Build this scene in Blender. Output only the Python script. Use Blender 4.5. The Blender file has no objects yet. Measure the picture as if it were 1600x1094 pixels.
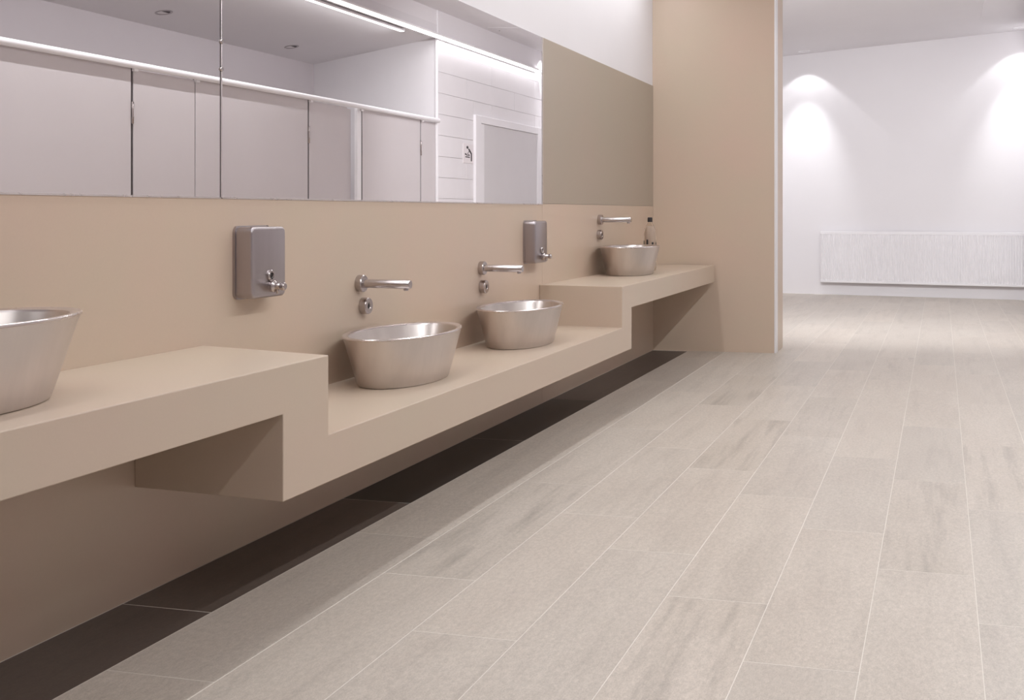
import bpy, bmesh, math, random
from mathutils import Vector, Matrix

# ------------------------------------------------------------------ camera, world, exposure
sc = bpy.context.scene
C = sc.collection
YAW = math.radians(20.416)
cam = bpy.data.cameras.new('camera')
cam.sensor_width = 36.0
cam.lens = 40.5
cam.shift_y = -0.1344
cam.clip_start = 0.02
cam_o = bpy.data.objects.new('camera', cam)
C.objects.link(cam_o)
cam_o.location = (0, 0, 1.2)
cam_o.rotation_euler = (math.radians(90), 0, YAW)
sc.camera = cam_o

world = bpy.data.worlds.new('world')
sc.world = world
world.use_nodes = True
world.node_tree.nodes['Background'].inputs[0].default_value = (0.9, 0.88, 0.89, 1)
world.node_tree.nodes['Background'].inputs[1].default_value = 0.3

vs = sc.view_settings
vs.view_transform = 'Standard'
vs.look = 'None'
vs.gamma = 1.0
vs.use_curve_mapping = False
vs.exposure = 0.14
sc.cycles.use_denoising = True
sc.cycles.max_bounces = 10
sc.cycles.diffuse_bounces = 6
sc.cycles.glossy_bounces = 6
sc.cycles.sample_clamp_indirect = 6.0

LIGHT_TINT = (0.955, 0.975, 1.0)

# s = distance to the left of the camera (the mirror wall is at s = SW), t = distance along that wall
SW = 2.352


def P(s, t, z):
    return (-s, t, z)


def area(name, s, t, z, ws, wt, power, tint=LIGHT_TINT, tilt=0.0, spread=180):
    l = bpy.data.lights.new(name, 'AREA')
    l.shape = 'RECTANGLE'
    l.size = ws
    l.size_y = wt
    l.energy = power
    l.color = tint
    l.spread = math.radians(spread)
    o = bpy.data.objects.new(name, l)
    o.location = P(s, t, z)
    o.rotation_euler = (0, tilt, 0)
    C.objects.link(o)
    return o


def spot(name, s, t, z, power, angle, blend, target=None, radius=0.03, tint=LIGHT_TINT):
    l = bpy.data.lights.new(name, 'SPOT')
    l.energy = power
    l.spot_size = math.radians(angle)
    l.spot_blend = blend
    l.shadow_soft_size = radius
    l.color = tint
    o = bpy.data.objects.new(name, l)
    o.location = P(s, t, z)
    if target is not None:
        d = Vector(P(*target)) - Vector(P(s, t, z))
        o.rotation_euler = d.to_track_quat('-Z', 'Y').to_euler()
    C.objects.link(o)
    return o


# light of the two long ceiling strips in the washroom and of the hall downlights, plus an added hall fill
area('strip_light_over_counter', 2.08, 4.85, 3.372, 0.05, 9.1, 48)
area('strip_light_along_cubicles', -1.07, 5.35, 3.352, 0.05, 9.9, 6, tilt=0.3)
area('strip_light_along_tiles', -1.07, 13.55, 3.352, 0.05, 6.4, 16, tilt=0.3)
area('strip_light_over_aisle', -0.60, 4.85, 3.372, 0.06, 9.1, 170, tilt=0.25)
area('strip_light_over_cubicles', -1.205, 6.25, 3.308, 0.05, 11.9, 56, tilt=-0.5)
hall_fill = area('hall_fill_light', 1.0, 10.62, 3.40, 2.1, 0.10, 68, spread=126)  # added fill out of view, brightens the far hall wall
hall_fill.rotation_euler = (math.radians(58), 0, 0)
for s, t, pw in ((1.3, 11.0, 30), (0.2, 11.0, 36), (1.3, 12.2, 38), (0.2, 12.2, 66)):
    spot('hall_downlight', s, t, 3.47, pw, 72, 1.0, None, 0.06)
for s in (1.86, -1.0):
    tw = 17.308 + 0.0732 * s
    spot('wall_wash_light', s, tw - 0.30, 3.515 + (SW - s) * 0.0535 - 0.03, 15, 96, 0.22, None, 0.02)
    spot('wall_wash_light', s, tw - 0.62, 3.515 + (SW - s) * 0.0535 - 0.03, 104, 48, 1.0, (s, tw, 1.80 + (1.86 - s) * 0.05), 0.04)

# ------------------------------------------------------------------ materials


def lin(c):
    return tuple(((v / 255) / 12.92 if v / 255 <= 0.04045 else (((v / 255) + 0.055) / 1.055) ** 2.4) for v in c) + (1.0,)


class Mat:
    def __init__(self, name, rough=0.5, metal=0.0, spec=0.5):
        self.m = bpy.data.materials.new(name)
        self.m.use_nodes = True
        self.n = self.m.node_tree.nodes
        self.l = self.m.node_tree.links
        self.b = self.n['Principled BSDF']
        self.b.inputs['Roughness'].default_value = rough
        self.b.inputs['Metallic'].default_value = metal
        self.b.inputs['Specular IOR Level'].default_value = spec

    def coords(self, scale=(1, 1, 1), kind='Object'):
        tc = self.n.new('ShaderNodeTexCoord')
        mp = self.n.new('ShaderNodeMapping')
        mp.inputs['Scale'].default_value = scale
        self.l.new(tc.outputs[kind], mp.inputs['Vector'])
        return mp

    def noise(self, vec, scale, detail=4, rough=0.6):
        t = self.n.new('ShaderNodeTexNoise')
        t.inputs['Scale'].default_value = scale
        t.inputs['Detail'].default_value = detail
        t.inputs['Roughness'].default_value = rough
        self.l.new(vec.outputs[0], t.inputs['Vector'])
        return t

    def ramp(self, fac, stops):
        r = self.n.new('ShaderNodeValToRGB')
        e = r.color_ramp.elements
        while len(e) < len(stops):
            e.new(0.5)
        for i, (p, col) in enumerate(stops):
            e[i].position = p
            e[i].color = col
        self.l.new(fac, r.inputs[0])
        return r

    def mix(self, mode, fac, a, b):
        x = self.n.new('ShaderNodeMix')
        x.data_type = 'RGBA'
        x.blend_type = mode
        if isinstance(fac, float):
            x.inputs[0].default_value = fac
        else:
            self.l.new(fac, x.inputs[0])
        for sock, v in ((x.inputs[6], a), (x.inputs[7], b)):
            if isinstance(v, tuple):
                sock.default_value = v
            else:
                self.l.new(v, sock)
        return x.outputs[2]

    def bump(self, h, strength, dist=0.002):
        b = self.n.new('ShaderNodeBump')
        b.inputs['Strength'].default_value = strength
        b.inputs['Distance'].default_value = dist
        self.l.new(h, b.inputs['Height'])
        self.l.new(b.outputs[0], self.b.inputs['Normal'])

    def base(self, c):
        if isinstance(c, tuple):
            self.b.inputs['Base Color'].default_value = c
        else:
            self.l.new(c, self.b.inputs['Base Color'])
        return self


def cloudy(name, c1, c2, rough, scale=1.4, spec=0.5, fine=0.0):
    M = Mat(name, rough, 0, spec)
    v = M.coords()
    n = M.noise(v, scale, 5, 0.55)
    r = M.ramp(n.outputs['Fac'], ((0.32, lin(c1)), (0.68, lin(c2))))
    col = r.outputs[0]
    if fine:
        f = M.noise(v, 160, 3, 0.6)
        fr = M.ramp(f.outputs['Fac'], ((0.3, (1 - fine,) * 3 + (1,)), (0.7, (1, 1, 1, 1))))
        col = M.mix('MULTIPLY', 1.0, col, fr.outputs[0])
    M.base(col)
    return M.m


BEIGE = cloudy('beige_stone_cladding', (203, 186, 166), (207, 184, 166), 0.34, 1.6, 0.4, 0.02)
BEIGE_PANEL = cloudy('taupe_stone_panel', (172, 161, 145), (175, 160, 145), 0.34, 1.2, 0.4, 0.02)
BEIGE_TOP = cloudy('beige_solid_counter', (199, 184, 165), (201, 181, 164), 0.36, 1.2, 0.4, 0.02)
WHITE = cloudy('white_painted_plaster', (231, 228, 230), (234, 231, 233), 0.7, 0.8, 0.3)
CEIL = cloudy('white_painted_ceiling', (224, 221, 223), (227, 224, 226), 0.8, 0.8, 0.2)
GREYWALL = cloudy('light_grey_painted_plaster', (206, 200, 202), (210, 204, 206), 0.7, 0.8, 0.3)
LAMINATE = cloudy('pale_grey_laminate', (204, 198, 199), (209, 203, 204), 0.45, 0.7, 0.4)
DARKGAP = cloudy('dark_gap_shade_and_joint', (64, 57, 59), (70, 62, 64), 0.7)  # joint colour, also used as painted shade in the door gaps
WHITE_METAL = cloudy('white_lacquered_metal', (236, 234, 236), (240, 238, 240), 0.35, 2, 0.5)
TILE_W = cloudy('white_glazed_wall_tile', (229, 226, 228), (234, 231, 233), 0.3, 1.5, 0.5)
GROUT_W = cloudy('pale_grout', (218, 215, 217), (223, 220, 222), 0.8)
GROUT_F = cloudy('light_floor_grout', (219, 213, 204), (224, 218, 209), 0.85, 9)
SIGN_W = cloudy('white_sign_plate', (232, 226, 227), (236, 230, 231), 0.4)
SIGN_K = cloudy('dark_grey_print', (48, 42, 44), (54, 48, 50), 0.5)
BLACK = cloudy('black_lens', (18, 16, 16), (24, 21, 21), 0.2)
DOORGREY = cloudy('pale_grey_painted_door', (216, 213, 214), (221, 218, 219), 0.5, 0.7, 0.4)


def floor_material(name, lo, hi, streak, tone):
    M = Mat(name, 0.42, 0, 0.35)
    tc = M.n.new('ShaderNodeTexCoord')
    oi = M.n.new('ShaderNodeObjectInfo')
    ad = M.n.new('ShaderNodeVectorMath')
    ad.operation = 'ADD'
    mul = M.n.new('ShaderNodeMath')
    mul.operation = 'MULTIPLY'
    mul.inputs[1].default_value = 53.0
    M.l.new(oi.outputs['Random'], mul.inputs[0])
    M.l.new(tc.outputs['Object'], ad.inputs[0])
    M.l.new(mul.outputs[0], ad.inputs[1])

    def mapped(scale, rot=0.0):
        mp = M.n.new('ShaderNodeMapping')
        mp.inputs['Scale'].default_value = scale
        mp.inputs['Rotation'].default_value = (0, 0, rot)
        M.l.new(ad.outputs[0], mp.inputs['Vector'])
        return mp
    big = M.noise(mapped((4.0, 1.2, 1)), 1.0, 4, 0.55)
    st = M.noise(mapped((15, 1.1, 1), 0.12), 1.0, 5, 0.6)
    gr = M.noise(mapped((90, 38, 1)), 1.0, 4, 0.75)
    sp = M.noise(mapped((330, 200, 1)), 1.0, 2, 0.6)
    base = M.ramp(big.outputs['Fac'], ((0.3, lin(lo)), (0.7, lin(hi))))
    s1 = M.ramp(st.outputs['Fac'], ((0.30, (1 - streak,) * 3 + (1,)), (0.5, (1, 1, 1, 1))))
    c = M.mix('MULTIPLY', 1.0, base.outputs[0], s1.outputs[0])
    s2 = M.ramp(gr.outputs['Fac'], ((0.3, (0.82, 0.815, 0.81, 1)), (0.7, (1.06, 1.05, 1.05, 1))))
    c = M.mix('MULTIPLY', 1.0, c, s2.outputs[0])
    s3 = M.ramp(sp.outputs['Fac'], ((0.3, (0.87, 0.865, 0.86, 1)), (0.65, (1.05, 1.05, 1.05, 1))))
    c = M.mix('MULTIPLY', 1.0, c, s3.outputs[0])
    tn = M.ramp(oi.outputs['Random'], ((0.0, (1 - tone, 1 - tone * 0.97, 1 - tone * 0.93, 1)), (0.5, (1 - tone * .4, 1 - tone * 0.45, 1 - tone * 0.5, 1)), (1.0, (1.02, 1.01, 1.0, 1))))
    c = M.mix('MULTIPLY', 1.0, c, tn.outputs[0])
    M.base(c)
    M.bump(gr.outputs['Fac'], 0.08, 0.001)
    return M.m


FLOOR_TILE = floor_material('greige_stone_tile', (196, 187, 177), (203, 195, 185), 0.10, 0.06)
FLOOR_TILE_VEINED = floor_material('veined_greige_stone_tile', (194, 185, 174), (204, 195, 185), 0.26, 0.06)
FLOOR_TILE_DEEP_SHADE = floor_material('deep_shade_stone_tile', (46, 40, 38), (52, 46, 43), 0.15, 0.08)  # near-black tile colour holds the deep shadow below the counter


FLOOR_TILE_SHADE = floor_material('shade_stone_tile', (88, 78, 73), (96, 86, 80), 0.15, 0.08)  # brown tile colour holds the weaker shadow below the counter


def brushed(name, col, rough, stretch, amt=0.12):
    M = Mat(name, rough, 1.0)
    v = M.coords(stretch)
    n = M.noise(v, 1.0, 4, 0.65)
    r = M.ramp(n.outputs['Fac'], ((0.3, lin(tuple(x * (1 - amt) for x in col))), (0.7, lin(col))))
    M.base(r.outputs[0])
    rr = M.ramp(n.outputs['Fac'], ((0.3, (rough * 0.85,) * 3 + (1,)), (0.7, (rough * 1.15,) * 3 + (1,))))
    M.l.new(rr.outputs[0], M.b.inputs['Roughness'])
    return M.m


STEEL = brushed('brushed_steel', (216, 208, 203), 0.37, (7, 7, 0.8), 0.07)
STEEL_RIM = brushed('polished_steel_rim', (222, 214, 212), 0.26, (3, 3, 3), 0.03)
STEEL_DISP = brushed('satin_steel', (182, 175, 177), 0.30, (10, 10, 1.5), 0.05)
CHROME = brushed('chrome', (196, 188, 186), 0.2, (6, 6, 6), 0.05)
MIRROR = Mat('mirror_glass', 0.0, 1.0).base((0.925, 0.90, 0.905, 1)).m
ALU = brushed('aluminium_edge', (232, 226, 224), 0.3, (5, 40, 5), 0.04)

_em = Mat('lit_led_diffuser', 0.5)
_em.base((0.9, 0.9, 0.9, 1))
_em.b.inputs['Emission Color'].default_value = (1.0, 0.97, 0.97, 1)
_em.b.inputs['Emission Strength'].default_value = 1.8
LED = _em.m

_gl = Mat('clear_plastic', 0.08)
_gl.base((0.97, 0.955, 0.94, 1))
_gl.b.inputs['Transmission Weight'].default_value = 1.0
_gl.b.inputs['IOR'].default_value = 1.08
PLASTIC = _gl.m
SOAP = cloudy('pale_cream_liquid', (226, 206, 188), (230, 211, 194), 0.3, 12)

# ------------------------------------------------------------------ mesh helpers


def obj(name, bm, mat, parent=None, smooth=False):
    bmesh.ops.recalc_face_normals(bm, faces=bm.faces)
    me = bpy.data.meshes.new(name)
    bm.to_mesh(me)
    bm.free()
    if mat:
        me.materials.append(mat)
    if smooth:
        for p in me.polygons:
            p.use_smooth = True
        try:
            me.set_sharp_from_angle(angle=math.radians(35))
        except Exception:
            pass
    o = bpy.data.objects.new(name, me)
    C.objects.link(o)
    if parent:
        o.parent = parent
    return o


def tag(o, label=None, cat=None, group=None, kind=None):
    if label:
        o['label'] = label
    if cat:
        o['category'] = cat
    if group:
        o['group'] = group
    if kind:
        o['kind'] = kind
    return o


def empty(name, s, t, z, label=None, cat=None, group=None, kind=None, rotz=0.0):
    o = bpy.data.objects.new(name, None)
    o.empty_display_size = 0.05
    o.location = P(s, t, z)
    o.rotation_euler = (0, 0, rotz)
    C.objects.link(o)
    return tag(o, label, cat, group, kind)


def bx(bm, x0, x1, y0, y1, z0, z1, bev=0.0, seg=2):
    """axis-aligned box"""
    r = bmesh.ops.create_cube(bm, size=1.0)
    for v in r['verts']:
        v.co = Vector((x0 + (v.co.x + .5) * (x1 - x0), y0 + (v.co.y + .5) * (y1 - y0), z0 + (v.co.z + .5) * (z1 - z0)))
    if bev:
        es = list({e for v in r['verts'] for e in v.link_edges})
        bmesh.ops.bevel(bm, geom=es, offset=bev, segments=seg, affect='EDGES', profile=0.5)
    return bm


def sb(s0, s1, t0, t1, z0, z1, bev=0.0, seg=2):
    """box given in wall coordinates, fresh bmesh"""
    return bx(bmesh.new(), -max(s0, s1), -min(s0, s1), t0, t1, z0, z1, bev, seg)


def prism(pts_a, pts_b, bev=0.0, seg=2):
    """closed solid between two matching polygons of 3-D points"""
    bm = bmesh.new()
    a = [bm.verts.new(p) for p in pts_a]
    b = [bm.verts.new(p) for p in pts_b]
    n = len(a)
    bm.faces.new(a)
    bm.faces.new(b[::-1])
    for i in range(n):
        bm.faces.new((a[i], b[i], b[(i + 1) % n], a[(i + 1) % n]))
    bmesh.ops.recalc_face_normals(bm, faces=bm.faces)
    if bev:
        es = [e for e in bm.edges if e.calc_face_angle(0) > 0.3]
        bmesh.ops.bevel(bm, geom=es, offset=bev, segments=seg, affect='EDGES', profile=0.5)
    return bm


def lathe(profile, n=48, ax=1.0, ay=1.0, close=True, bm=None):
    """profile of (r, z) turned about Z; r scaled by ax in X, ay in Y"""
    bm = bm or bmesh.new()
    rings = []
    for r, z in profile:
        if r < 1e-6:
            rings.append([bm.verts.new((0, 0, z))])
        else:
            rings.append([bm.verts.new((math.cos(2 * math.pi * i / n) * r * ax, math.sin(2 * math.pi * i / n) * r * ay, z)) for i in range(n)])
    for a, b in zip(rings, rings[1:]):
        for i in range(n):
            j = (i + 1) % n
            if len(a) == 1 and len(b) == 1:
                continue
            if len(a) == 1:
                bm.faces.new((a[0], b[i], b[j]))
            elif len(b) == 1:
                bm.faces.new((a[i], a[j], b[0]))
            else:
                bm.faces.new((a[i], a[j], b[j], b[i]))
    return bm


def turn(bm, axis):
    """send +Z to the given direction"""
    q = Vector((0, 0, 1)).rotation_difference(Vector(axis))
    bmesh.ops.transform(bm, matrix=q.to_matrix().to_4x4(), verts=bm.verts)
    return bm


def move(bm, v):
    bmesh.ops.translate(bm, vec=Vector(v), verts=bm.verts)
    return bm


def copy_tree(o, parent=None):
    c = o.copy()
    C.objects.link(c)
    if parent:
        c.parent = parent
    for ch in o.children:
        copy_tree(ch, c)
    return c


# ------------------------------------------------------------------ setting
T0, TB, TH = -2.0, 10.45, 17.5         # room start, back of the beam, far end
SR = -1.12                              # right wall (tiled) and cubicle fronts


def far_t(s):
    return 17.308 + 0.0732 * s


def hall_h(s):
    return 3.515 + (SW - s) * 0.0535


floor = tag(obj('floor', sb(2.5, -3.0, T0 - .1, TH + .3, -0.12, -0.0004), GROUT_F), 'pale greige stone tile floor laid in long staggered rows', None, None, 'structure')

# floor tiles: one object each
bounds = [-1.118, -1.01, -0.707, -0.405, -0.103, 0.199, 0.496, 0.804, 1.113, 1.421, 1.738, 2.05, 2.350]
L = 1.385
joint0 = [1.86, 2.31, 2.75, 3.643 - L, 4.08 - L, 3.117 - L, 3.565 - L, 3.991 - L, 3.014 - L, 3.462 - L, 2.476 - L, 2.908 - L]
SK = 0.10                                # joints run a little off square
G, GT = 0.0012, 0.0019             # half widths of the long and the short joints


def tile_mesh(w, l0, l1, skew0, skew1):
    """chamfered slab, local origin at its middle; ends follow the joint direction"""
    bm = bmesh.new()
    h = w / 2
    c = 0.0005

    def ring(ins, z):
        x = h - ins
        return [bm.verts.new(p) for p in ((-x, l0 + ins - x * skew0, z), (x, l0 + ins + x * skew0, z), (x, l1 - ins + x * skew1, z), (-x, l1 - ins - x * skew1, z))]
    a, b, d = ring(0, -0.008), ring(0, -0.0003), ring(c, 0.0)
    for r0, r1 in ((a, b), (b, d)):
        for i in range(4):
            bm.faces.new((r0[i], r0[(i + 1) % 4], r1[(i + 1) % 4], r1[i]))
    bm.faces.new(d)
    return bm


rng = random.Random(4)
meshes = {}
veined = {(5, 2), (6, 5), (7, 4), (8, 3), (4, 6), (9, 5), (6, 8), (3, 7), (7, 7), (9, 3), (5, 9), (8, 8)}
for k in range(12):
    s0, s1 = bounds[k] + G, bounds[k + 1] - G
    w, sc_ = s1 - s0, (s0 + s1) / 2
    t = joint0[k]
    while t > T0:
        t -= L
    j = 0
    while t < 17.6:
        a, b = t + GT, t + L - GT
        t += L
        j += 1
        sk0 = sk1 = SK
        a2, b2 = a, b
        lim = far_t(sc_) - 0.02
        if b2 < T0 + 0.1 or a2 > lim - 0.12:
            continue
        if a2 < T0 + 0.03:
            a2, sk0 = T0 + 0.03, 0.0
        if b2 > lim - 0.05:
            b2, sk1 = lim, 0.0
        mid = (a2 + b2) / 2
        mat = FLOOR_TILE_VEINED if (k, j) in veined else FLOOR_TILE
        if k == 11 and 0.5 < mid < 9.9:  # counter shadow painted into the tile row next to the wall
            mat = FLOOR_TILE_DEEP_SHADE if 4.3 < mid < 7.0 else FLOOR_TILE_SHADE
        key = (round(w, 3), round(b2 - a2, 3), sk0, sk1, mat.name)
        if key not in meshes:
            o = obj('floor_tile', tile_mesh(w, a2 - mid, b2 - mid, sk0, sk1), mat, floor)
            meshes[key] = o.data
        else:
            o = bpy.data.objects.new('floor_tile', meshes[key])
            C.objects.link(o)
            o.parent = floor
        o.location = P(sc_, mid, 0.0)
        if mat is FLOOR_TILE_SHADE:
            o['label'] = 'tile in the row along the wall, coloured brown as counter shade'
        if mat is FLOOR_TILE_DEEP_SHADE:
            o['label'] = 'tile along the wall, coloured near-black as shadow under the counter'

# mirror wall: white plaster with beige cladding panels
wl = tag(obj('wall_left', sb(2.52, SW + 0.006, T0, TH + .1, -0.1, 3.9), WHITE), 'white wall with beige stone cladding behind the basins', None, None, 'structure')
for a, b, z0, z1, m in ((T0 + .001, 6.864, 0.0, 1.248, BEIGE), (6.866, 9.849, 0.0, 1.2545, BEIGE), (6.872, 9.849, 1.256, 2.304, BEIGE_PANEL)):
    o = obj('cladding_panel', sb(SW + 0.006, SW, a, b, z0, z1, 0.0006, 1), m, wl)
    if m is BEIGE_PANEL:
        o['label'] = 'darker taupe panel to the right of the mirror'

# wall stub / pillar at the end of the counter
pa = [P(SW + 0.01, 9.85, 0), P(1.319, 9.985, 0), P(1.319, TB, 0), P(SW + 0.01, TB, 0)]
pillar = tag(obj('wall_end', prism(pa, [(x, y, 3.5) for x, y, z in pa]), BEIGE), 'beige stone wall stub closing the end of the counter', None, None, 'structure')
obj('corner_trim', sb(1.330, 1.316, 9.981, 10.10, 0, 3.5, 0.001, 1), WHITE_METAL, pillar)['label'] = 'white corner strip of the beige wall stub'

# far wall, back wall, right walls, near wall
fa = [P(2.5, far_t(2.5), -0.1), P(-3.0, far_t(-3.0), -0.1), P(-3.0, far_t(-3.0) + .15, -0.1), P(2.5, far_t(2.5) + .15, -0.1)]
tag(obj('wall_far', prism(fa, [(x, y, 4.0) for x, y, z in fa]), WHITE), 'plain white wall of the bright hall behind the radiator', None, None, 'structure')
tag(obj('wall_near', sb(2.52, -3.0, T0 - .12, T0, -0.1, 3.9), WHITE), 'white wall behind the viewer', None, None, 'structure')
tag(obj('wall_back', sb(-2.88, -3.0, T0, 13.2, -0.1, 3.9), GREYWALL), 'grey-white wall above and behind the cubicles', None, None, 'structure')
wr = tag(obj('wall_right', sb(SR - 0.012, -2.9, 13.04, TH - .35, -0.1, 3.9), GROUT_W), 'white tiled wall with a door beside the cubicles', None, None, 'structure')
# smooth white band over the tiles
obj('plaster_band', sb(SR - 0.012, SR - 0.004, 13.02, TH - .34, 3.212, 3.75), WHITE, wr)
obj('corner_trim', sb(SR - 0.03, SR + 0.003, 13.012, 13.034, 0, 3.75, 0.002, 1), WHITE_METAL, wr)
D0, D1, DZ = 14.18, 16.87, 2.50         # door opening incl. frame
course = 0.262
for r in range(13):
    z0 = 3.208 - (r + 1) * course
    z1 = z0 + course - 0.004
    z0 = max(z0, 0.002)
    if z1 < 0.05:
        break
    x = 13.04 - (0.9 if r % 2 else 0.0)
    while x < TH - .37:
        a, b = max(x, 13.04), min(x + 1.8, far_t(SR) - 0.01) - 0.004
        x += 1.8
        segs = [(a, b)]
        if z1 > 0 and z0 < DZ:
            segs = [(a, min(b, D0 - .004)), (max(a, D1 + .004), b)]
            if z1 > DZ + .02 and min(b, D1) - max(a, D0) > 0.03:
                obj('wall_tile', sb(SR - 0.013, SR, max(a, D0), min(b, D1), DZ + .003, z1, 0.0015, 1), TILE_W, wr)
        for p, q in segs:
            if q - p < 0.03:
                continue
            zz1 = z1
            obj('wall_tile', sb(SR - 0.013, SR, p, q, z0 if not (z0 < DZ < z1 and p > D0 and q < D1) else DZ, zz1, 0.0015, 1), TILE_W, wr)

# ceilings
tag(obj('ceiling', sb(2.4, SR - 0.01, T0, 10.05, 3.40, 3.5), CEIL), 'white washroom ceiling above the counter', None, None, 'structure')
slo = [P(SR - 0.01, T0, 3.37), P(-2.95, T0, 3.10), P(-2.95, T0, 3.25), P(SR - 0.01, T0, 3.52)]
tag(obj('ceiling', prism(slo, [(x, 13.04, z) for x, y, z in slo]), CEIL), 'sloping white ceiling over the cubicles', None, None, 'structure')
hc = [P(2.45, 10.0, hall_h(2.45)), P(SR - .08, 10.0, hall_h(SR - .08)), P(SR - .08, 10.0, 4.0), P(2.45, 10.0, 4.0)]
tag(obj('ceiling', prism(hc, [(x, TH + .2, z) for x, y, z in hc]), CEIL), 'white ceiling of the bright hall', None, None, 'structure')
tag(obj('trim_1', sb(2.4, SR - 0.01, 10.05, TB, 3.40, 3.9), WHITE), 'white beam between washroom and hall', None, None, 'structure')
tag(obj('trim_2', sb(SR - .012, SR - .08, 10.05, 13.03, 3.36, 3.9), WHITE), 'white bulkhead above the end cubicles', None, None, 'structure')

# door in the tiled wall (seen in the mirror)
door = empty('door_1', SR, (D0 + D1) / 2, 0, 'pale grey door in a white frame in the tiled wall', None, None, 'structure')
dc = (D0 + D1) / 2
fb = bmesh.new()
bx(fb, -0.02, 0.035, D0 - dc, D0 - dc + 0.20, 0, DZ, 0.004, 1)
bx(fb, -0.02, 0.035, D1 - dc - 0.17, D1 - dc, 0, DZ, 0.004, 1)
bx(fb, -0.02, 0.035, D0 - dc + .2, D1 - dc - .17, DZ - 0.10, DZ, 0.004, 1)
# the frame juts towards the aisle (towards -s side is the wall), so flip to the room side
for v in fb.verts:
    v.co.x = -v.co.x
obj('door_frame', fb, WHITE_METAL, door)
lf = bmesh.new()
bx(lf, -0.012, 0.012, D0 - dc + .345, D1 - dc - .175, 0.01, DZ - 0.102, 0.003, 1)
leaf = obj('door_leaf', lf, DOORGREY, door)
st = bmesh.new()
bx(st, -0.02, 0.012, D0 - dc + .2, D0 - dc + .34, 0.01, DZ - 0.102, 0.003, 1)
obj('door_stile', st, WHITE_METAL, door)
kb = lathe([(0, 0), (0.018, 0), (0.018, 0.045), (0.03, 0.05), (0.032, 0.075), (0, 0.08)], 20)
turn(kb, (-1, 0, 0))
move(kb, (-0.012, D1 - dc - .30, 1.05))
obj('door_knob', kb, CHROME, leaf, True)

# ------------------------------------------------------------------ stepped counter
HI, LO = 0.7476, 0.4956
HIB, LOB = 0.603, 0.3444
SF = 1.819
prof = [(T0 + .002, HI, 0), (3.22, HI, .085), (3.22, LO, .085), (6.81, LO, 0.0), (6.81, HI, 0.0), (9.868, HI, -0.02), (9.868, HIB, -0.02), (7.04, HIB, 0), (7.04, LOB, 0), (2.951, LOB, 0), (2.951, HIB, 0), (T0 + .002, HIB, 0)]
cb = prism([P(SF, t, z) for t, z, d in prof], [P(SW - 0.0005, t + d, z) for t, z, d in prof], 0.003, 2)
tag(obj('stepped_counter', cb, BEIGE_TOP), 'long beige counter stepping down and up again along the mirror wall', 'counter')

# ------------------------------------------------------------------ mirrors
MZ0, MZ1 = 1.2525, 2.3045
mir = []
for a, b, lab in ((T0 + .002, 3.405, 'near frameless wall mirror reflecting two cubicle doors'), (3.416, 6.862, 'frameless wall mirror next to the taupe panel, reflecting the tiled wall')):
    m = obj('wall_mirror', sb(SW + 0.006, SW, a, b, MZ0, MZ1, 0.0015, 1), MIRROR)
    tag(m, lab, 'mirror', 'mirrors above the basins')
    obj('edge_strip', sb(SW + 0.005, SW - 0.003, a, b, MZ0 - 0.0045, MZ0), ALU, m)['label'] = 'thin bright strip under the mirror glass'
    mir.append(m)
obj('edge_strip', sb(SW + 0.005, SW - 0.003, 6.8625, 6.8715, MZ0 - 0.004, MZ1), ALU, mir[1])['label'] = 'pale upright strip at the mirror edge'
obj('edge_strip', sb(SW + 0.005, SW - 0.0006, 3.4095, 3.4155, MZ0, MZ1), ALU, mir[1])['label'] = 'bright polished edge beside the mirror joint'
obj('edge_strip', sb(SW + 0.005, SW + 0.0005, 3.4055, 3.409, MZ0, MZ1), DARKGAP, mir[1])['label'] = 'dark joint between the two mirrors'
for z in (1.70, 1.796):
    cl = lathe([(0, 0.006), (0.007, 0.006), (0.009, 0.003), (0.009, 0.0)], 14)
    turn(cl, (1, 0, 0))
    move(cl, P(SW, 3.412, z))
    obj('mirror_clip', cl, CHROME, mir[1], True)

# ------------------------------------------------------------------ basins
AS, AT, BH = 0.203, 0.400, 0.205


def make_basin(s, t, z, label):
    r = empty('washbasin', s, t, z, label, 'basin', 'steel bucket basins on the counter')
    outer = [(0, 0.0), (0.70, 0.0), (0.755, 0.002), (0.772, 0.010), (0.83, 0.06), (0.89, 0.115), (0.945, 0.165), (0.985, BH - 0.006)]
    inner = [(0.90, BH - 0.006), (0.85, 0.16), (0.78, 0.10), (0.70, 0.05), (0.60, 0.025), (0.4, 0.018), (0, 0.014)]
    obj('bowl', lathe(outer + inner, 72, AS, AT), STEEL, r, True)
    rim = [(0.985, BH - 0.006), (0.998, BH - 0.004), (1.0, BH), (0.992, BH + 0.003), (0.93, BH + 0.002), (0.905, BH - 0.001), (0.90, BH - 0.006), (0.985, BH - 0.006)]
    obj('rim', lathe(rim, 72, AS, AT), STEEL_RIM, r, True)
    dr = lathe([(0, 0.004), (0.016, 0.004), (0.02, 0.008), (0.032, 0.009), (0.036, 0.004), (0.036, 0.0)], 24)
    move(dr, (0, 0, 0.0165))
    obj('drain', dr, CHROME, r, True)
    return r


b0 = make_basin(2.118, 1.985, HI, 'steel bucket basin cut by the left edge, on the near raised counter')
for s, t, z, lab in ((2.122, 4.40, LO, 'larger-looking steel bucket basin on the low counter, below the first tap'),
                     (2.112, 5.81, LO, 'steel bucket basin on the low counter, next to the far step'),
                     (2.132, 8.21, HI, 'farthest steel bucket basin, on the raised counter by the beige wall stub')):
    c = copy_tree(b0)
    c.location = P(s, t, z)
    c['label'] = lab

# ------------------------------------------------------------------ taps and their sensors


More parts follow.
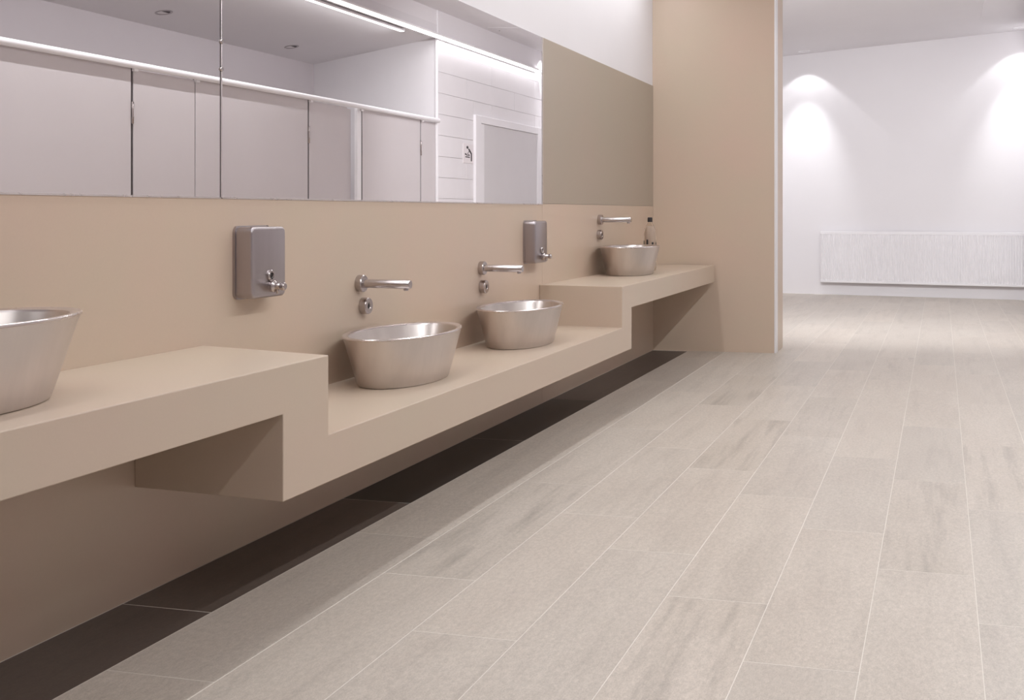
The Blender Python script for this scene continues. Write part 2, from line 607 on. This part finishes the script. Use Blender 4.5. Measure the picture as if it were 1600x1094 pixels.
def make_tap(s, t, z, label):
    r = empty('wall_tap', s, t, z, label, 'tap', 'steel wall taps over the basins')
    fl = lathe([(0, 0), (0.036, 0), (0.037, 0.003), (0.037, 0.026), (0.034, 0.030), (0.0, 0.030)], 36)
    obj('flange', turn(fl, (1, 0, 0)), CHROME, r, True)
    sp = lathe([(0.019, 0.03), (0.0185, 0.034), (0.0185, 0.244), (0.017, 0.247), (0, 0.247)], 32)
    spout = obj('spout', turn(sp, (1, 0, 0)), CHROME, r, True)
    ae = lathe([(0.0, -0.008), (0.009, -0.008), (0.011, -0.006), (0.011, 0.004)], 20)
    move(ae, (0.226, 0, -0.018))
    obj('aerator', ae, STEEL_DISP, spout, True)
    return r


def make_sensor(s, t, z, label):
    r = empty('tap_sensor', s, t, z, label, 'sensor', 'round tap sensors under the taps')
    bd = lathe([(0, 0), (0.033, 0), (0.036, 0.002), (0.036, 0.030), (0.033, 0.034), (0.016, 0.034), (0.012, 0.030), (0, 0.029)], 36)
    obj('housing', turn(bd, (1, 0, 0)), CHROME, r, True)
    ln = lathe([(0, 0.0325), (0.007, 0.0322), (0.0115, 0.031), (0.0115, 0.028)], 24)
    obj('lens', turn(ln, (1, 0, 0)), BLACK, r, True)['label'] = 'black eye of the sensor'
    return r


TAPS = ((4.423, 0.894, 'the larger low basin, left of the streak'), (5.821, 0.897, 'the low basin next to the far step'), (8.137, 1.146, 'the farthest basin'))
tp = sn = None
for i, (t, z, w) in enumerate(TAPS):
    lab = ('round steel wall tap over the larger low basin, nearest the big soap dispenser', 'round steel wall tap reaching under the far soap dispenser', 'round steel wall tap over the farthest raised basin')[i]
    if tp is None:
        tp = make_tap(SW, t, z, lab)
    else:
        c = copy_tree(tp)
        c.location = P(SW, t, z)
        c['label'] = lab
SENS = ((4.458, 0.795, 'round steel sensor with black eye behind the larger low basin'), (5.835, 0.795, 'round steel sensor with black eye behind the low basin next to the far step'), (8.12, 1.036, 'round steel sensor with black eye behind the farthest basin'))
for t, z, lab in SENS:
    if sn is None:
        sn = make_sensor(SW, t, z, lab)
    else:
        c = copy_tree(sn)
        c.location = P(SW, t, z)
        c['label'] = lab

# ------------------------------------------------------------------ soap dispensers


def make_dispenser(t, z, label):
    r = empty('soap_dispenser', SW, t, z, label, 'soap dispenser', 'steel wall soap dispensers')
    w, h, d = 0.222, 0.255, 0.078
    bp = bx(bmesh.new(), 0.0, 0.010, -0.005, w + 0.005, -0.004, h + 0.004)
    ed = [e for e in bp.edges if abs((e.verts[0].co - e.verts[1].co).x) > 0.005]
    bmesh.ops.bevel(bp, geom=ed, offset=0.024, segments=5, affect='EDGES', profile=0.5)
    obj('back_plate', bp, STEEL_DISP, r, True)
    bm = bmesh.new()
    bx(bm, 0.008, d, 0, w, 0, h)
    ed = [e for e in bm.edges if abs((e.verts[0].co - e.verts[1].co).x) > 0.01]
    bmesh.ops.bevel(bm, geom=ed, offset=0.022, segments=5, affect='EDGES', profile=0.5)
    fr = [e for e in bm.edges if all(abs(v.co.x - d) < 1e-5 for v in e.verts)]
    bmesh.ops.bevel(bm, geom=fr, offset=0.008, segments=3, affect='EDGES', profile=0.5)
    obj('body', bm, STEEL_DISP, r, True)
    lk = lathe([(0, 0), (0.020, 0), (0.021, 0.004), (0.018, 0.007), (0.013, 0.007), (0.012, 0.003), (0, 0.003)], 28)
    turn(lk, (1, 0, 0))
    move(lk, (d, 0.118, 0.078))
    lock = obj('level_window', lk, CHROME, r, True)
    gl = lathe([(0, 0.0045), (0.008, 0.0045), (0.012, 0.003)], 20)
    turn(gl, (1, 0, 0))
    move(gl, (d, 0.118, 0.078))
    obj('window_glass', gl, BLACK, lock, True)
    vb = lathe([(0, 0), (0.021, 0), (0.022, 0.003), (0.022, 0.014), (0.017, 0.018), (0.013, 0.022), (0.012, 0.036), (0.010, 0.040), (0.010, 0.046)], 28)
    turn(vb, (1, 0, 0))
    move(vb, (d, 0.122, 0.040))
    valve = obj('push_valve', vb, CHROME, r, True)
    bt = lathe([(0.0, 0.040), (0.012, 0.041), (0.0145, 0.045), (0.0145, 0.056), (0.011, 0.060), (0, 0.061)], 24)
    turn(bt, (1, 0, 0))
    move(bt, (d, 0.122, 0.040))
    obj('push_button', bt, CHROME, valve, True)
    nz = lathe([(0, -0.022), (0.006, -0.022), (0.007, -0.018), (0.007, 0)], 16)
    move(nz, (d + 0.028, 0.122, 0.036))
    obj('spout_nozzle', nz, CHROME, valve, True)
    return r


d0 = make_dispenser(3.485, 0.893, 'satin steel soap dispenser above the near end of the low counter')
d1 = copy_tree(d0)
d1.location = P(SW, 6.512, 0.893)
d1['label'] = 'small-looking steel soap dispenser above the far step, beside the second tap'

# ------------------------------------------------------------------ bottle behind the farthest basin
bo = empty('soap_bottle', 2.117, 8.76, HI, 'clear plastic soap bottle with dark cap behind the farthest basin', 'bottle')
BR = 0.048
bd = lathe([(0, 0.004), (0.032, 0.0), (0.044, 0.004), (BR, 0.016), (BR, 0.06), (BR - .003, 0.07), (BR, 0.08), (BR, 0.29), (0.044, 0.325), (0.032, 0.352), (0.020, 0.368), (0.0165, 0.376), (0.0165, 0.388), (0.0125, 0.388),
            (0.0125, 0.374), (0.028, 0.350), (0.040, 0.323), (BR - .004, 0.288), (BR - .004, 0.02), (0.03, 0.008), (0, 0.009)], 36)
body = obj('bottle_body', bd, PLASTIC, bo, True)
lq = lathe([(0, 0.012), (0.030, 0.012), (BR - .0055, 0.024), (BR - .0055, 0.287), (0.0385, 0.320), (0.027, 0.346), (0.0, 0.346)], 32)
obj('liquid', lq, SOAP, bo, True)
lbm = bmesh.new()
for i in range(7):
    a = 2 * math.pi * i / 7
    q = bmesh.new()
    bx(q, BR - 0.002, BR + 0.0012, -0.007, 0.007, 0.19, 0.222 + 0.010 * (i % 3), 0.0008, 1)
    bmesh.ops.rotate(q, verts=q.verts, cent=(0, 0, 0), matrix=Matrix.Rotation(a, 3, 'Z'))
    me = bpy.data.meshes.new('tmp')
    q.to_mesh(me)
    q.free()
    lbm.from_mesh(me)
    bpy.data.meshes.remove(me)
tag(obj('print_marks', lbm, SIGN_K, body), 'dark printed marks around the bottle', None, None, 'stuff')
cp = lathe([(0.0, 0.414), (0.015, 0.414), (0.018, 0.411), (0.019, 0.404), (0.019, 0.380), (0.0175, 0.378)], 24)
obj('cap', cp, SIGN_K, bo, True)['label'] = 'dark screw cap'

# ------------------------------------------------------------------ radiator on the far wall
RS0, RS1 = 1.638, -1.08
RZ0, RZ1 = 0.181, 0.926
ang = math.atan2(far_t(RS1) - far_t(RS0), -(RS1 - RS0))
RL = math.hypot(RS1 - RS0, far_t(RS1) - far_t(RS0))
ra = empty('radiator', RS0, far_t(RS0), 0, 'long white ribbed panel radiator low on the far hall wall', 'radiator', None, None, ang)
# local x runs along the wall, -y towards the room
nfl = 80
fp = bmesh.new()
pts = [(0.0, -0.088), (0.012, -0.092)]
pit = (RL - 0.03) / nfl
for i in range(nfl):
    x = 0.015 + i * pit
    pts += [(x + pit * .08, -0.095), (x + pit * .30, -0.106), (x + pit * .62, -0.106), (x + pit * .84, -0.095)]
pts += [(RL - 0.012, -0.092), (RL, -0.088)]
lev = [RZ0 + 0.035, RZ1 - 0.045]
cols = [[fp.verts.new((x, y, z)) for z in lev] for x, y in pts]
for a, b in zip(cols, cols[1:]):
    fp.faces.new((a[0], b[0], b[1], a[1]))
fpo = obj('ribbed_panel', fp, WHITE_METAL, ra)
ed = bmesh.new()
bx(ed, 0, RL, -0.100, -0.088, RZ1 - 0.046, RZ1 - 0.006, 0.004, 2)
bx(ed, 0, RL, -0.104, -0.086, RZ0, RZ0 + 0.036, 0.005, 2)
obj('panel_edge', ed, WHITE_METAL, ra)
gr = bmesh.new()
bx(gr, 0.0, RL, -0.099, -0.090, RZ1 - 0.012, RZ1, 0.001, 1)
bx(gr, 0.0, RL, -0.034, -0.025, RZ1 - 0.012, RZ1, 0.001, 1)
for i in range(60):
    x = RL * (i + .5) / 60
    bx(gr, x - 0.012, x + 0.012, -0.091, -0.033, RZ1 - 0.008, RZ1 - 0.002)
tag(obj('top_grille', gr, WHITE_METAL, ra), None, None, None, 'stuff')
for x in (0.0, RL - 0.006):
    obj('side_cover', bx(bmesh.new(), x, x + 0.006, -0.090, -0.024, RZ0 + 0.01, RZ1 - 0.004, 0.001, 1), WHITE_METAL, ra)
obj('rear_panel', bx(bmesh.new(), 0.01, RL - 0.01, -0.036, -0.026, RZ0 + .01, RZ1 - 0.03, 0.002, 1), WHITE_METAL, ra)
for x in (0.35, RL - 0.35):
    obj('wall_bracket', bx(bmesh.new(), x, x + 0.04, -0.028, 0.002, RZ0 + .05, RZ1 - 0.1, 0.001, 1), WHITE_METAL, ra)

# ------------------------------------------------------------------ toilet cubicles (seen in the mirror)
SC = -1.15                               # face of the cubicle fronts
CT = 2.33                                # height of doors and panels


def slab(name, t0, t1, z0, z1, ds, mat, label, cat, group):
    r = empty(name, SC - ds, (t0 + t1) / 2, z0, label, cat, group)
    h = (t1 - t0) / 2
    obj('panel_board', bx(bmesh.new(), 0.0, 0.03, -h, h, 0, z1 - z0, 0.002, 1), mat, r)
    return r


def hinges(r, h, zs, z0):
    for z in zs:
        hb = lathe([(0, -0.085), (0.008, -0.085), (0.011, -0.08), (0.011, -0.03), (0.009, -0.028), (0.009, 0.028), (0.011, 0.03), (0.011, 0.08), (0.008, 0.085), (0, 0.085)], 12)
        move(hb, (-0.006, h, z - z0))
        obj('hinge', hb, CHROME, r, True)


doors = ((2.9, 7.327, 'wide grey cubicle door at the left end of the reflection'), (8.127, 9.976, 'grey cubicle door reflected beside the joint of the mirrors'), (11.107, 12.596, 'grey cubicle door reflected next to the tiled wall'))
for t0, t1, lab in doors:
    if t1 == 7.327:
        t0 = 5.45
    r = slab('cubicle_door', t0, t1 - 0.024, 0.15, CT - 0.012, 0.0, LAMINATE, lab, 'door', 'cubicle doors')
    # flip the board to the room side: its face points to +s = -x
    hh = (t1 - 0.024 - t0) / 2
    for y0, y1 in ((hh + 0.0005, hh + 0.030), (-hh - 0.0065, -hh - 0.0005)):  # dark strips paint the cubicle interior's shade into the gaps
        obj('gap_shade_strip', bx(bmesh.new(), 0.010, 0.028, y0, y1, 0.0, CT - 0.162), DARKGAP, r)['label'] = 'dark strip standing in for shade in the door gap'
    hinges(r, (t1 - 0.018 - t0) / 2 + 0.008, (1.97, 0.45), 0.15)
    kn = lathe([(0, 0), (0.014, 0), (0.014, 0.02), (0.026, 0.026), (0.028, 0.05), (0, 0.056)], 20)
    turn(kn, (-1, 0, 0))
    move(kn, (0, -(t1 - t0) / 2 + 0.10, 0.85))
    obj('door_knob', kn, CHROME, r, True)
panels = ((-1.9, 1.0, 'grey cubicle panel beside the near wall'), (1.012, 5.43, 'grey cubicle panel left of the wide door'), (7.336, 8.119, 'narrow grey panel between the first two cubicle doors'), (9.986, 10.763, 'narrow grey panel right of the middle cubicle door'), (12.61, 13.02, 'slim grey panel between the last cubicle door and the tiles'))
for t0, t1, lab in panels:
    slab('cubicle_divider', t0, t1, 0.15, CT - 0.02, 0.004, LAMINATE, lab, 'panel', 'cubicle front panels')
slab('cubicle_divider', 10.770, 11.000, 0.15, CT - 0.02, 0.09, LAMINATE, 'recessed grey panel behind the white post', 'panel', 'cubicle front panels')
for t0, t1, lab in ((11.005, 11.10, 'white upright post dividing the cubicles, seen in the mirror'),):
    r = empty('cubicle_post', SC - 0.02, (t0 + t1) / 2, 0, lab, 'post')
    obj('post_tube', bx(bmesh.new(), -0.008, 0.03, -0.047, 0.047, 0.012, CT - 0.01, 0.006, 2), WHITE_METAL, r)
    obj('foot_plate', bx(bmesh.new(), -0.03, 0.05, -0.06, 0.06, 0, 0.012, 0.002, 1), WHITE_METAL, r)
rl = lathe([(0, 0), (0.026, 0), (0.027, 0.004), (0.027, 15.04), (0.026, 15.044), (0, 15.044)], 24)
turn(rl, (0, 1, 0))
rail = empty('head_rail', SC + 0.03, T0 + .002, CT + 0.005, 'round white rail running along the tops of the cubicles', 'rail')
rl_o = obj('rail_tube', rl, WHITE_METAL, rail, True)
for t in (1.006, 5.44, 7.33, 8.122, 9.98, 11.05, 12.6):
    obj('rail_bracket', bx(bmesh.new(), 0.0, 0.027, t - T0 - 0.025, t - T0 + 0.025, -0.045, -0.01, 0.003, 1), WHITE_METAL, rail)

# ------------------------------------------------------------------ baby-changing sign
sg = empty('wall_sign', SR, 13.985, 1.8445, 'small white baby-changing pictogram sign beside the door, seen in the mirror', 'sign')
# board on the tiled wall; +s side is -x
obj('plate', bx(bmesh.new(), -0.008, 0.0, -0.175, 0.175, 0, 0.258, 0.002, 1), SIGN_W, sg)


def flat(poly, name):
    """raised print on the sign, poly of (along t, up)"""
    bm = prism([(-0.0096, a, b) for a, b in poly], [(-0.0078, a, b) for a, b in poly])
    return obj(name, bm, SIGN_K, sg)


def disc(cx, cy, rx, ry, n=20):
    return [(cx + rx * math.cos(2 * math.pi * i / n), cy + ry * math.sin(2 * math.pi * i / n)) for i in range(n)]


flat(disc(-0.035, 0.208, 0.032, 0.019), 'figure_head')
flat([(0.00, 0.196), (0.035, 0.190), (0.118, 0.135), (0.118, 0.030), (0.082, 0.030), (0.082, 0.122), (-0.005, 0.178)], 'figure_body')
flat([(0.020, 0.165), (0.030, 0.158), (-0.022, 0.128), (0.030, 0.108), (0.026, 0.101), (-0.040, 0.124)], 'figure_arm')
flat(disc(-0.095, 0.117, 0.024, 0.0125), 'baby_head')
flat([(-0.068, 0.118), (-0.02, 0.104), (0.03, 0.118), (0.045, 0.100), (-0.068, 0.098)], 'baby_body')
flat([(-0.105, 0.090), (0.045, 0.086), (0.045, 0.072), (-0.105, 0.076)], 'changing_table')

# ------------------------------------------------------------------ ceiling lights and fittings


def linear_light(name, s, t0, t1, z, w, label, group=None):
    r = empty(name, s, (t0 + t1) / 2, z, label, 'light', group)
    h = (t1 - t0) / 2
    obj('housing', bx(bmesh.new(), -w / 2 - 0.006, w / 2 + 0.006, -h, h, 0.0, 0.022, 0.002, 1), WHITE_METAL, r)
    obj('diffuser', bx(bmesh.new(), -w / 2, w / 2, -h + .004, h - .004, -0.006, 0.002, 0.002, 1), LED, r)
    return r


linear_light('linear_ceiling_light', 2.08, 0.3, 9.4, 3.379, 0.05, 'long white light strip on the ceiling close to the mirror wall')
lw = empty('hall_fill_housing', 1.0, 10.56, 3.44, 'added slim white housing of the unseen hall fill, behind the beam', 'light')  # made-up housing for the added hall fill
obj('housing', bx(bmesh.new(), -1.08, 1.08, -0.11, 0.03, 0.0, 0.05, 0.004, 1), WHITE_METAL, lw)
linear_light('linear_ceiling_light', -0.60, 0.3, 9.4, 3.379, 0.06, 'long white light strip on the ceiling along the aisle')
ll = linear_light('linear_ceiling_light', -1.07, 0.4, 16.76, 3.368, 0.05, 'longest light strip, running above the tiled wall in the mirror')
obj('added_glow_shield', bx(bmesh.new(), 0.031, 0.036, -8.18, 8.18, -0.028, 0.020, 0.001, 1), WHITE_METAL, ll)  # added cheek keeps the strip's sideways glow off the bulkhead
linear_light('linear_ceiling_light', -1.205, 0.3, 12.2, 3.322, 0.05, 'shorter light strip on the sloping ceiling above the cubicles')


def slope_z(s):
    return 3.37 - (SR - 0.01 - s) * (3.37 - 3.10) / (2.95 + SR - 0.01)


def make_downlight(name, s, t, z, label, group, lit, tilt=0.0):
    r = empty(name, s, t, z, label, 'downlight', group)
    r.rotation_euler = (0, tilt, 0)
    ring = lathe([(0.070, 0.004), (0.085, 0.004), (0.088, -0.001), (0.084, -0.005), (0.072, -0.006), (0.066, 0.0), (0.062, 0.003)], 32)
    obj('ring', ring, WHITE_METAL if lit else STEEL_DISP, r, True)
    lens = lathe([(0, 0.001), (0.064, 0.001)], 32)
    obj('lamp_glass', lens, LED if lit else DARKGAP, r, True)
    return r


make_downlight('recessed_downlight', -2.47, 9.44, slope_z(-2.47) - .001, 'unlit grey recessed downlight above the joint side of the near mirror', 'unlit downlights over the cubicles', False, math.atan(.147))
make_downlight('recessed_downlight', -2.51, 11.89, slope_z(-2.51) - .001, 'unlit grey recessed downlight reflected right of the mirror joint', 'unlit downlights over the cubicles', False, math.atan(.147))
for i, (s, t) in enumerate(((1.3, 11.0), (0.2, 11.0), (1.3, 12.2), (0.2, 12.2))):
    make_downlight('hall_downlight', s, t, hall_h(s) - .001, ('hall downlight nearest the beam, on the side of the beige wall stub', 'hall downlight nearest the beam, on the side of the tiled wall', 'second hall downlight from the beam, on the side of the wall stub', 'second hall downlight from the beam, on the side of the tiled wall')[i], 'lit hall downlights', True, -math.atan(.0535))
for s, lab in ((1.86, 'lit downlight near the far wall, above the left end of the radiator'), (-1.0, 'lit downlight near the far wall, above the right end of the radiator')):
    make_downlight('wall_downlight', s, far_t(s) - .30, hall_h(s) - .001, lab, 'downlights washing the far wall', True, -math.atan(.0535))

# square access panel in the hall ceiling
ap = empty('ceiling_access_hatch', -0.75, 15.2, hall_h(-0.75) - 0.001, 'pale square access panel in the hall ceiling, seen in the mirror', 'panel')
ap.rotation_euler = (0, -math.atan(.0535), 0)
obj('panel_board', bx(bmesh.new(), -0.28, 0.28, -0.75, 0.75, -0.005, 0.004, 0.002, 1), CEIL, ap)
kp = lathe([(0, -0.008), (0.008, -0.008), (0.009, -0.005)], 12)
move(kp, (0.2, -0.5, 0))
obj('lock', kp, BLACK, ap, True)
